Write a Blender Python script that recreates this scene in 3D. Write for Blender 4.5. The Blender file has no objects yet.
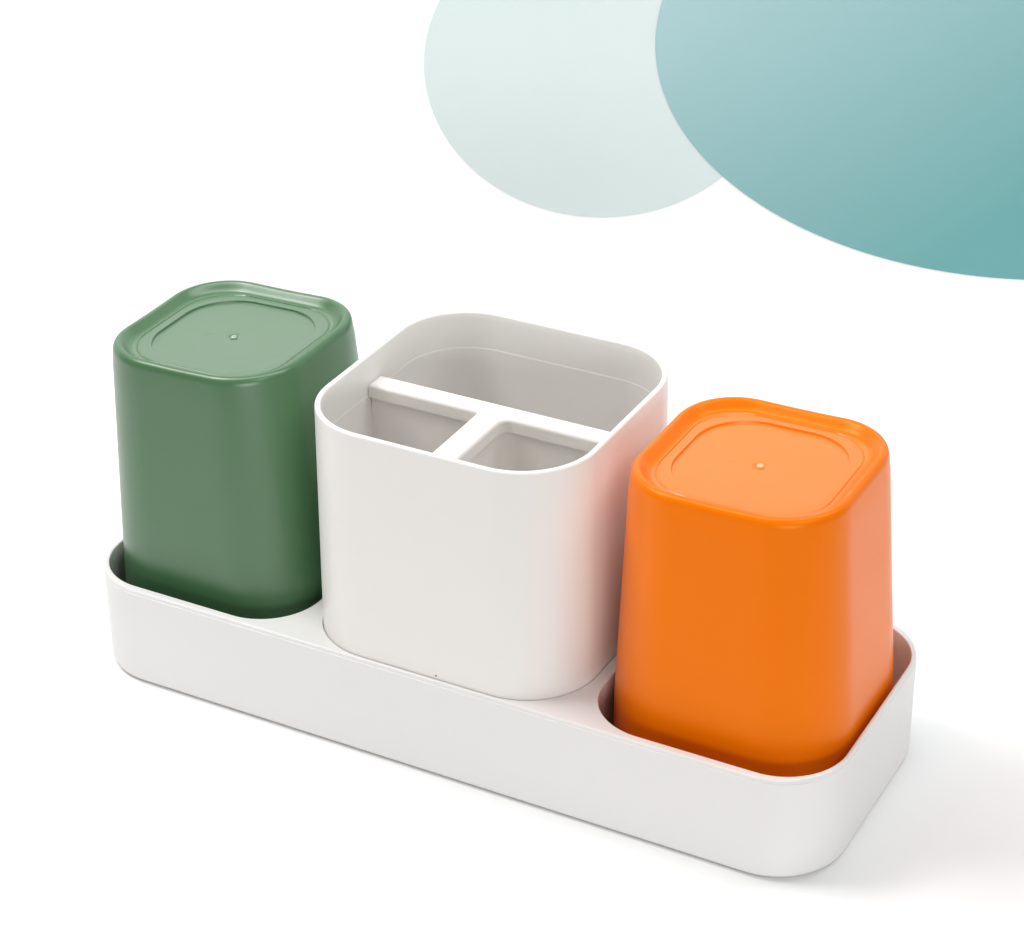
import bpy, bmesh, math
from mathutils import Vector, Matrix

S = 0.01                      # everything below is written in centimetres
scene = bpy.context.scene
C = scene.collection

# ------------------------------------------------------------------ helpers
def tag(o, label=None, cat=None, group=None, kind=None):
    if label: o['label'] = label
    if cat: o['category'] = cat
    if group: o['group'] = group
    if kind: o['kind'] = kind
    return o

def empty(name, loc, rot=(0, 0, 0)):
    o = bpy.data.objects.new(name, None)
    C.objects.link(o)
    o.empty_display_size = 0.02
    o.location = Vector(loc) * S
    o.rotation_euler = rot
    return o

def link(name, bm, mat, parent=None, smooth=True, wn=True):
    bmesh.ops.remove_doubles(bm, verts=bm.verts, dist=1e-5)
    bmesh.ops.recalc_face_normals(bm, faces=bm.faces)
    me = bpy.data.meshes.new(name)
    for v in bm.verts: v.co *= S
    for f in bm.faces: f.smooth = smooth
    for ed in bm.edges:
        if len(ed.link_faces) == 2 and ed.calc_face_angle(0) > math.radians(40): ed.smooth = False
    bm.to_mesh(me); bm.free()
    me.materials.append(mat)
    o = bpy.data.objects.new(name, me)
    C.objects.link(o)
    if wn:
        m = o.modifiers.new('weighted', 'WEIGHTED_NORMAL')
        m.mode = 'FACE_AREA'; m.weight = 50; m.keep_sharp = True
    if parent: o.parent = parent
    return o

NC = 20
def rr(w, h, r, z, cx=0, cy=0, side=10, wave=0.0):
    """closed rounded-rectangle ring, counter clockwise, fixed vertex count;
    wave lowers the middle of each side a little"""
    r = max(0.02, min(r, w / 2 - .01, h / 2 - .01))
    corners = ((1, 1, 0), (-1, 1, 90), (-1, -1, 180), (1, -1, 270))
    arcs = []
    for sx, sy, a0 in corners:
        arcs.append([(cx + sx * (w / 2 - r) + r * math.cos(math.radians(a0 + 90 * k / NC)),
                      cy + sy * (h / 2 - r) + r * math.sin(math.radians(a0 + 90 * k / NC))) for k in range(NC + 1)])
    pts = []
    for i in range(4):
        pts += arcs[i]
        a, b = arcs[i][-1], arcs[(i + 1) % 4][0]
        for k in range(1, side):
            t = k / side
            pts.append((a[0] + (b[0] - a[0]) * t, a[1] + (b[1] - a[1]) * t))
    out = []
    for x, y in pts:
        dz = 0
        if wave:
            a = math.atan2(y - cy, x - cx)
            dz = -wave * 0.5 * (1 + math.cos(4 * a))
        out.append(Vector((x, y, z + dz)))
    return out

def loft(bm, rings, cap0=False, cap1=False):
    vs = [[bm.verts.new(p) for p in r] for r in rings]
    n = len(vs[0])
    for a, b in zip(vs[:-1], vs[1:]):
        for i in range(n):
            j = (i + 1) % n
            bm.faces.new((a[i], a[j], b[j], b[i]))
    if cap0: bm.faces.new(list(reversed(vs[0])))
    if cap1: bm.faces.new(vs[-1])
    return vs

def arc_prof(r, a0, a1, n=5):
    return [(r * math.cos(math.radians(a0 + (a1 - a0) * k / n)), r * math.sin(math.radians(a0 + (a1 - a0) * k / n))) for k in range(n + 1)]

# ------------------------------------------------------------------ materials
def plastic(name, col, rough=0.35, spec=0.5, bump=0.0, bscale=900, mottle=0.03, sss=0.0, sss_r=(1, .6, .4)):
    m = bpy.data.materials.new(name); m.use_nodes = True
    nt = m.node_tree; b = nt.nodes['Principled BSDF']
    tc = nt.nodes.new('ShaderNodeTexCoord')
    n = nt.nodes.new('ShaderNodeTexNoise'); n.inputs['Scale'].default_value = 22; n.inputs['Detail'].default_value = 3
    nt.links.new(tc.outputs['Object'], n.inputs['Vector'])
    mx = nt.nodes.new('ShaderNodeMix'); mx.data_type = 'RGBA'
    mx.inputs[6].default_value = tuple(c * (1 - mottle) for c in col) + (1,)
    mx.inputs[7].default_value = tuple(min(1, c * (1 + mottle)) for c in col) + (1,)
    nt.links.new(n.outputs['Fac'], mx.inputs[0]); nt.links.new(mx.outputs[2], b.inputs['Base Color'])
    mr = nt.nodes.new('ShaderNodeMapRange'); mr.inputs['To Min'].default_value = rough - .03; mr.inputs['To Max'].default_value = rough + .04
    n3 = nt.nodes.new('ShaderNodeTexNoise'); n3.inputs['Scale'].default_value = 70; n3.inputs['Detail'].default_value = 4
    nt.links.new(tc.outputs['Object'], n3.inputs['Vector'])
    nt.links.new(n3.outputs['Fac'], mr.inputs['Value']); nt.links.new(mr.outputs['Result'], b.inputs['Roughness'])
    b.inputs['Specular IOR Level'].default_value = spec
    if sss:
        b.inputs['Subsurface Weight'].default_value = sss
        b.inputs['Subsurface Scale'].default_value = 0.002
        b.inputs['Subsurface Radius'].default_value = sss_r
    if bump:
        n2 = nt.nodes.new('ShaderNodeTexNoise'); n2.inputs['Scale'].default_value = bscale; n2.inputs['Detail'].default_value = 2
        nt.links.new(tc.outputs['Object'], n2.inputs['Vector'])
        bp = nt.nodes.new('ShaderNodeBump'); bp.inputs['Strength'].default_value = bump; bp.inputs['Distance'].default_value = 0.0002
        nt.links.new(n2.outputs['Fac'], bp.inputs['Height']); nt.links.new(bp.outputs['Normal'], b.inputs['Normal'])
    return m

M_WHITE = plastic('white_plastic', (0.80, 0.790, 0.776), 0.34, 0.4, 0.06, mottle=0.006)
M_HOLD = plastic('holder_plastic', (0.835, 0.812, 0.782), 0.32, 0.36, 0.05, mottle=0.006)
M_INSERT = plastic('insert_plastic', (0.87, 0.84, 0.795), 0.42, 0.25, 0.25, 1400, mottle=0.01)
M_GREEN = plastic('green_plastic', (0.056, 0.152, 0.060), 0.33, 0.85, 0.05, mottle=0.02)
M_ORANGE = plastic('orange_plastic', (0.90, 0.178, 0.0), 0.32, 0.5, 0.05, mottle=0.02)
M_ORANGE.node_tree.nodes['Principled BSDF'].inputs['Specular Tint'].default_value = (1.0, 0.62, 0.20, 1)
M_GREEN_BASE = plastic('lit_top_green_plastic', (0.070, 0.165, 0.075), 0.32, 0.9, 0.05, mottle=0.02)
M_ORANGE_BASE = plastic('lit_top_orange_plastic', (0.93, 0.205, 0.004), 0.32, 0.6, 0.05, mottle=0.02)
for m_, w_ in ((M_GREEN_BASE, .5), (M_ORANGE_BASE, .12)):      # base coat is glossier; its paler colours put reflected light into the cup tops
    b_ = m_.node_tree.nodes['Principled BSDF']
    b_.inputs['Coat Weight'].default_value = w_; b_.inputs['Coat Roughness'].default_value = 0.36
M_GREEN_NUB = plastic('highlight_green_nub', (0.30, 0.42, 0.30), 0.10, 1.0)  # glossy, and coloured pale to paint in a lamp highlight
M_ORANGE_NUB = plastic('highlight_orange_nub', (0.95, 0.50, 0.22), 0.10, 1.0)  # pale colour again holds a painted highlight
M_SPECK = plastic('dark_speck', (0.05, 0.03, 0.02), 0.6, 0.2)

def matte(name, col, rough=0.9, col2=None, axis=None):
    m = bpy.data.materials.new(name); m.use_nodes = True
    nt = m.node_tree; b = nt.nodes['Principled BSDF']
    b.inputs['Roughness'].default_value = rough; b.inputs['Specular IOR Level'].default_value = 0.1
    b.inputs['Base Color'].default_value = tuple(col) + (1,)
    if col2:      # a printed colour blend on the paper
        tc = nt.nodes.new('ShaderNodeTexCoord')
        d = nt.nodes.new('ShaderNodeVectorMath'); d.operation = 'DOT_PRODUCT'
        d.inputs[1].default_value = axis[0]
        nt.links.new(tc.outputs['Object'], d.inputs[0])
        mr = nt.nodes.new('ShaderNodeMapRange')
        mr.inputs['From Min'].default_value = axis[1]; mr.inputs['From Max'].default_value = axis[2]
        nt.links.new(d.outputs['Value'], mr.inputs['Value'])
        mx = nt.nodes.new('ShaderNodeMix'); mx.data_type = 'RGBA'
        mx.inputs[6].default_value = tuple(col) + (1,); mx.inputs[7].default_value = tuple(col2) + (1,)
        nt.links.new(mr.outputs['Result'], mx.inputs[0]); nt.links.new(mx.outputs[2], b.inputs['Base Color'])
    return m

M_PAPER = matte('white_paper', (0.945, 0.945, 0.945), 0.95)
M_PALE = matte('pale_print', (0.615, 0.70, 0.69), 0.95)

# ------------------------------------------------------------------ setting: paper sweep
YAW = math.radians(28.651)
S_DIR = Vector((math.cos(YAW), math.sin(YAW), 0))       # along the backdrop
F_DIR = Vector((-math.sin(YAW), math.cos(YAW), 0))      # away from the camera
WALL = Vector((-11.451, 22.017, 0))
RC = 1.7
def sweep_profile():
    pr = [(-190.0, 0.0), (-60.0, 0.0), (-20.0, 0.0), (-RC - 2, 0.0)]
    for k in range(0, 13):
        a = math.radians(90 * k / 12)
        pr.append((-RC + RC * math.sin(a), RC - RC * math.cos(a)))
    pr += [(0, 8), (0, 20), (0, 34)]
    return pr
bm = bmesh.new()
pr = sweep_profile(); cols = [-110, -50, -20, 0, 20, 50, 110]
grid = [[bm.verts.new(WALL + S_DIR * s + F_DIR * u + Vector((0, 0, z))) for s in cols] for u, z in pr]
for i in range(len(pr) - 1):
    for j in range(len(cols) - 1):
        bm.faces.new((grid[i][j], grid[i][j + 1], grid[i + 1][j + 1], grid[i + 1][j]))
flo = link('backdrop_sweep', bm, M_PAPER, wn=False)
tag(flo, 'seamless white paper under and behind the tray', None, kind='structure')

def disc(name, sc, zc, a, b, rotdeg, y_off, thick, mat):
    """a thin card disc standing flat on the upright part of the sweep"""
    t = math.radians(rotdeg); bm = bmesh.new()
    root_loc = WALL + S_DIR * sc + F_DIR * (-y_off) + Vector((0, 0, zc))
    n = 160; front = []; back = []
    for k in range(n):
        q = 2 * math.pi * k / n
        u = a * math.cos(q); v = b * math.sin(q)
        x = u * math.cos(t) - v * math.sin(t); z = u * math.sin(t) + v * math.cos(t)
        front.append(bm.verts.new((x, 0, z))); back.append(bm.verts.new((x, thick, z)))
    bm.faces.new(front); bm.faces.new(list(reversed(back)))
    for k in range(n):
        j = (k + 1) % n
        bm.faces.new((front[k], back[k], back[j], front[j]))
    o = link(name, bm, mat, smooth=False, wn=False)
    o.location = root_loc * S; o.rotation_euler = (0, 0, YAW)
    return o
M_TEAL = matte('teal_print', (0.366, 0.53, 0.55), 0.95, (0.147, 0.352, 0.355), ((0.60, 0, -0.80), -0.115, 0.045))
d1 = disc('backdrop_disc', 3.566, 10.90, 6.632, 6.004, -6.36, 0.02, 0.015, M_PALE)
tag(d1, 'pale mint green round disc on the white backdrop, partly covered by the teal one', 'disc', 'round discs on the backdrop')
d2 = disc('backdrop_disc', 20.219, 11.13, 14.718, 9.122, -4.9, 0.045, 0.015, M_TEAL)
tag(d2, 'large teal oval disc on the backdrop, cut by the right edge of the photo', 'disc', 'round discs on the backdrop')

# ------------------------------------------------------------------ tray
HT = 3.39
def make_tray():
    root = empty('storage_tray', (0, 0, 0))
    tag(root, 'long low white plastic tray with rounded corners holding the three containers', 'tray')
    bm = bmesh.new()
    L, W, R = 24.5, 9.0, 2.12
    e = 0.06
    rings = [rr(L - 0.5, W - 0.5, R - .25, 0.0)]
    for x, z in arc_prof(0.25, 270, 360, 5)[1:]:
        rings.append(rr(L - .5 + 2 * x, W - .5 + 2 * x, R - .25 + x, 0.25 + z))
    rings.append(rr(L, W, R, HT - 0.155))
    rings.append(rr(L, W, R, HT - 0.14))
    rings.append(rr(L - .03, W - .03, R - .015, HT - 0.132))        # fine parting step under the lip
    rings.append(rr(L - .03, W - .03, R - .015, HT - e - .02))
    for x, z in arc_prof(e, 0, 90, 4):
        rings.append(rr(L - .03 - 2 * e + 2 * x, W - .03 - 2 * e + 2 * x, R - e + x, HT - e + z))
    outer = loft(bm, rings, cap0=True)[-1]
    loops = [outer]
    def pocket(cx, w, h, r, depth, e2=0.045):
        rg = []
        for x, z in arc_prof(e2, 90, 180, 4):
            rg.append(rr(w + 2 * e2 + 2 * x, h + 2 * e2 + 2 * x, r + e2 + x, HT - e2 + z, cx))
        rg.append(rr(w, h, r, HT - .4, cx)); rg.append(rr(w - .03, h - .03, r, depth + .3, cx))
        for x, z in arc_prof(0.3, 0, -90, 4):
            rg.append(rr(w - .63 + 2 * x, h - .63 + 2 * x, r - .3 + x, depth + .3 + z, cx))
        loops.append(loft(bm, rg, cap1=True)[0])
    pocket(-8.444, 7.324, 8.45, 1.88, .3)
    pocket(8.444, 7.324, 8.45, 1.88, .3)
    pocket(0, 8.84, 8.765, 2.28, .3, .018)
    edges = []
    for lp in loops:
        for i in range(len(lp)):
            ed = bm.edges.get((lp[i], lp[(i + 1) % len(lp)]))
            edges.append(ed)
    bmesh.ops.triangle_fill(bm, use_beauty=True, use_dissolve=False, edges=edges, normal=(0, 0, 1))
    link('tray_body', bm, M_WHITE, root)
    return root
make_tray()

# ------------------------------------------------------------------ cups (upside down tumblers)
def make_cup(name, loc, rot, mat, base_mat, nub_mat, wt, b, H, R, rb, base_name):
    root = empty(name, loc, rot)
    def hw(z):
        return wt / 2 + b * (H - z) / H
    bm = bmesh.new()
    rings = []
    # open mouth at the bottom: inner wall, lip, outer wall
    t = 0.16
    def ring(z, off=0.0, zz=None, wave=0):
        u = (H - z) / H
        w = 2 * min(hw(z), 3.585) + 2 * off
        return rr(w, w, R + rb * u + off, z if zz is None else zz, wave=wave)
    for z in (H - .75, 6, 3, 1, .06): rings.append(ring(z, -t))
    rings.append(ring(0, -t + .05)); rings.append(ring(0, -.05)); rings.append(ring(.05, 0))
    for z in (.5, 1, 2, 3, 4, 5, 6, 7, 8, 9, H - .9, H - .6): rings.append(ring(z))
    prof = [(.000, -.36), (-.004, -.27), (-.018, -.19), (-.045, -.12), (-.085, -.065), (-.13, -.03), (-.18, -.012), (-.23, -.012),
            (-.27, -.03), (-.32, -.075), (-.39, -.15), (-.45, -.21), (-.50, -.245), (-.545, -.262), (-.58, -.268)]
    for off, dz in prof:
        k = max(0, 1 - abs(off + .2) / .4)
        rings.append(ring(H, off, H + .05 + dz, wave=.035 * k))
    vs = loft(bm, rings)
    link('cup_wall', bm, mat, root)
    # recessed base: flat ring, small step, slightly lower middle
    bm = bmesh.new()
    w0 = wt - 1.16; zr = H + .05 - .268
    rg = [rr(w0, w0, R - .58, zr), rr(w0 - .05, w0 - .05, R - .5, zr - .002), rr(w0 - .09, w0 - .09, R - .42, zr - .035), rr(w0 - .13, w0 - .13, R - .40, zr - .006),
          rr(w0 - .18, w0 - .18, R - .38, zr + .002), rr(w0 - .62, w0 - .62, R - .3, zr + .006),
          rr(w0 - .66, w0 - .66, R - .3, zr - .002), rr(w0 - .69, w0 - .69, R - .3, zr - .060), rr(w0 - .74, w0 - .74, R - .3, zr - .066)]
    # middle: very gentle dish down to the gate mark
    for s_ in (.9, .75, .55, .35, .2):
        w = (w0 - .74) * s_
        rg.append(rr(w, w, (R - .3) * s_ + (1 - s_) * w / 2 * .98, zr - .066 - .02 * (1 - s_)))
    def circ(r, z):
        ref = rr(1, 1, .49, 0)
        return [Vector((r * math.cos(math.atan2(p.y, p.x)), r * math.sin(math.atan2(p.y, p.x)), z)) for p in ref]
    zc = zr - .082
    rg += [circ(.22, zc), circ(.19, zc - .008), circ(.15, zc - .035), circ(.11, zc - .045)]
    loft(bm, rg, cap1=True)
    # faint mould marks
    for (x, y, l, a) in ((-.95, -.2, .22, 58), (-.80, -.14, .26, 58), (.95, .9, .16, -30), (1.12, .98, .12, 20), (1.02, .80, .12, 60)):
        ca, sa = math.cos(math.radians(a)), math.sin(math.radians(a)); vv = []
        for dx, dy in ((-l / 2, -.012), (l / 2, -.012), (l / 2, .012), (-l / 2, .012)):
            for dz in (-.03, .001):
                vv.append(bm.verts.new((x + dx * ca - dy * sa, y + dx * sa + dy * ca, zr - .076 + dz)))
        for q in ((1, 3, 5, 7), (0, 2, 3, 1), (2, 4, 5, 3), (4, 6, 7, 5), (6, 0, 1, 7)):
            bm.faces.new([vv[i] for i in q])
    bs = link(base_name, bm, base_mat, root)
    bm = bmesh.new()
    nr = [circ(.105, zc - .07), circ(.105, zc - .01)] + [circ(.105 * math.cos(math.radians(a)), zc - .01 + .06 * math.sin(math.radians(a))) for a in (20, 40, 60, 80)]
    loft(bm, nr, cap1=True)
    link('moulding_nub', bm, nub_mat, bs)
    return root

g = make_cup('tumbler', (-8.5554, -.0853, .33), (-.0003, -.0277, 0), M_GREEN, M_GREEN_BASE, M_GREEN_NUB, 6.2481, .5578, 10.2507, 1.9031, .3518, 'cup_base')
tag(g, 'matte green plastic tumbler upside down in the left end of the tray', 'tumbler', 'upside down tumblers in the tray')
o = make_cup('tumbler', (8.4224, -.0072, .33), (.0053, -.013, 0), M_ORANGE, M_ORANGE_BASE, M_ORANGE_NUB, 6.2438, .6076, 10.2087, 1.8817, .5042, 'cup_base')
tag(o, 'bright orange plastic tumbler upside down in the right end of the tray', 'tumbler', 'upside down tumblers in the tray')

# ------------------------------------------------------------------ holder with dividers
# the two tiny dark specks on the front of the holder
SPECKS = ((0.40, -4.365, 3.50, .030), (3.32, -3.98, 3.60, .018))
def make_holder():
    root = empty('toothbrush_holder', (0, 0, .33))
    tag(root, 'off-white square holder with three open compartments, between the green and orange tumblers', 'holder')
    Z0 = .33; H = 10.684 - Z0
    w1, h1, R = 8.634, 8.564, 2.256
    def out(z, off=0, zz=None):
        d = -.011 * (H - z)
        return rr(w1 - 2 * d + 2 * off, h1 - 2 * d + 2 * off, R + off, z if zz is None else zz)
    bm = bmesh.new()
    rings = [out(0, -.3)]
    for x, z in arc_prof(.3, 270, 360, 5)[1:]: rings.append(out(0, -.3 + x, .3 + z))
    for z in (2, 4, 6, 8, 9.6, H - .3): rings.append(out(z))
    for x, z in arc_prof(.075, 0, 90, 5): rings.append(out(H, -.075 + x, H - .075 + z))
    for x, z in arc_prof(.075, 90, 180, 5): rings.append(out(H, -.105 + x, H - .075 + z))
    zl = 9.49 - Z0
    rings.append(out(H, -.20, H - .25)); rings.append(out(H, -.215, zl + .02)); rings.append(out(H, -.222, zl + .002))
    rings.append(out(H, -.2245, zl - .002)); rings.append(out(H, -.229, zl - .03))
    rings.append(out(H, -.28, 6)); rings.append(out(H, -.34, .8))
    for x, z in arc_prof(.4, 0, -90, 4)[1:]: rings.append(out(H, -.74 + x, .7 + z))
    loft(bm, rings, cap0=True, cap1=True)
    body = link('holder_body', bm, M_HOLD, root)
    for (x, y, z, r) in SPECKS:
        bm = bmesh.new()
        bmesh.ops.create_uvsphere(bm, u_segments=10, v_segments=6, radius=r)
        for v in bm.verts: v.co = Vector((v.co.x, v.co.y * .35, v.co.z * .8 + v.co.x * .5)) + Vector((x, y, z - .33))
        link('speck', bm, M_SPECK, body)
    # T shaped divider: wide bar on top of thin walls
    def prism(bm, outline, z0, z1, e):
        """outline with soft top edges: offsets the outline inward by averaging edge normals"""
        n = len(outline)
        def off(d):
            res = []
            for i in range(n):
                p0, p1, p2 = Vector(outline[i - 1]), Vector(outline[i]), Vector(outline[(i + 1) % n])
                e1 = (p1 - p0).normalized(); e2 = (p2 - p1).normalized()
                n1 = Vector((e1.y, -e1.x)); n2 = Vector((e2.y, -e2.x))
                m = (n1 + n2).normalized(); c = max(.3, m.dot(n1))
                res.append(p1 - m * d / c)
            return res
        rs = [[Vector((p.x, p.y, z0)) for p in off(0)]]
        for x, z in arc_prof(e, 0, 90, 4):
            rs.append([Vector((p.x, p.y, z1 - e + z)) for p in off(e - x)])
        loft(bm, rs, cap0=True, cap1=True)
    zt = 9.86 - Z0; zb = 9.42 - Z0
    XL, XR, YF = -4.09, 4.09, -4.05
    def fillet(cx, cy, r, a0, a1, n=6):
        return [(cx + r * math.cos(math.radians(a0 + (a1 - a0) * k / n)), cy + r * math.sin(math.radians(a0 + (a1 - a0) * k / n))) for k in range(n + 1)]
    bar_b, bar_f, sl, sr = .52, -.17, -.42, .41
    r1, r2 = .10, .34
    outl = [(XL, bar_b), (XL, bar_f)] + fillet(sl - r1, bar_f - r1, r1, 90, 0, 4) + [(sl, YF), (sr, YF)] \
        + fillet(sr + r2, bar_f - r2, r2, 180, 90, 7) + [(XR, bar_f), (XR, bar_b)]
    bm = bmesh.new(); prism(bm, outl, zb, zt, .13)
    dv = link('divider', bm, M_INSERT, root)
    bm = bmesh.new()
    i_ = .12
    outl2 = [(XL + .02, bar_b - i_), (XL + .02, bar_f + i_), (sl + i_, bar_f + i_), (sl + i_, YF), (sr - i_, YF)] \
        + fillet(sr - i_ + .6, bar_f + i_ - .6, .6, 180, 90, 10) + [(XR, bar_f + i_), (XR, bar_b - i_)]
    rs = [[Vector((x, y, .45)) for x, y in outl2], [Vector((x, y, zb + .05)) for x, y in outl2]]
    loft(bm, rs, cap0=True, cap1=True)
    link('divider_wall', bm, M_INSERT, dv)
    return root
make_holder()

# ------------------------------------------------------------------ camera
cam = bpy.data.cameras.new('camera'); co = bpy.data.objects.new('camera', cam); C.objects.link(co)
R = Matrix(((0.88085353, -0.22640603, 0.41573714), (0.47322941, 0.44393659, -0.76090356), (-0.01228778, 0.86698363, 0.49818511)))
co.matrix_world = Matrix.Translation(Vector((30.02354, -53.89202, 43.16347)) * S) @ R.to_4x4()
cam.sensor_fit = 'HORIZONTAL'; cam.sensor_width = 36.0
cam.lens = 2446.833 / 1024 * 36.0
cam.clip_start = 0.05; cam.clip_end = 50
scene.camera = co

# ------------------------------------------------------------------ lights
def area(name, loc, target, size, size_y, power, col=(1, 1, 1)):
    l = bpy.data.lights.new(name, 'AREA'); l.shape = 'RECTANGLE'; l.size = size * S; l.size_y = size_y * S
    l.energy = power; l.color = col
    o = bpy.data.objects.new(name, l); C.objects.link(o)
    o.location = Vector(loc) * S
    d = (Vector(target) - Vector(loc)).normalized()
    o.rotation_euler = d.to_track_quat('-Z', 'Y').to_euler()
    return o
area('key_softbox', (-50, -14, 88), (0, 0, 4), 32, 32, 3.3, (1, 0.99, 0.975))
area('right_softbox', (72, -44, 84), (0, 0, 4), 36, 36, 1.6)
area('low_fill_softbox', (62, -90, 20), (0, 0, 6), 60, 26, 3.4)
area('backdrop_light', (0, 4, 56), (-11, 24, 14), 110, 24, 3.35)

w = bpy.data.worlds.new('World'); scene.world = w; w.use_nodes = True
w.node_tree.nodes['Background'].inputs['Color'].default_value = (1, 1, 1, 1)
w.node_tree.nodes['Background'].inputs['Strength'].default_value = 0.19

scene.render.engine = 'CYCLES'
scene.view_settings.view_transform = 'Standard'
scene.view_settings.look = 'None'
scene.view_settings.exposure = 0.02
scene.view_settings.gamma = 1
scene.render.resolution_x = 1024; scene.render.resolution_y = 952
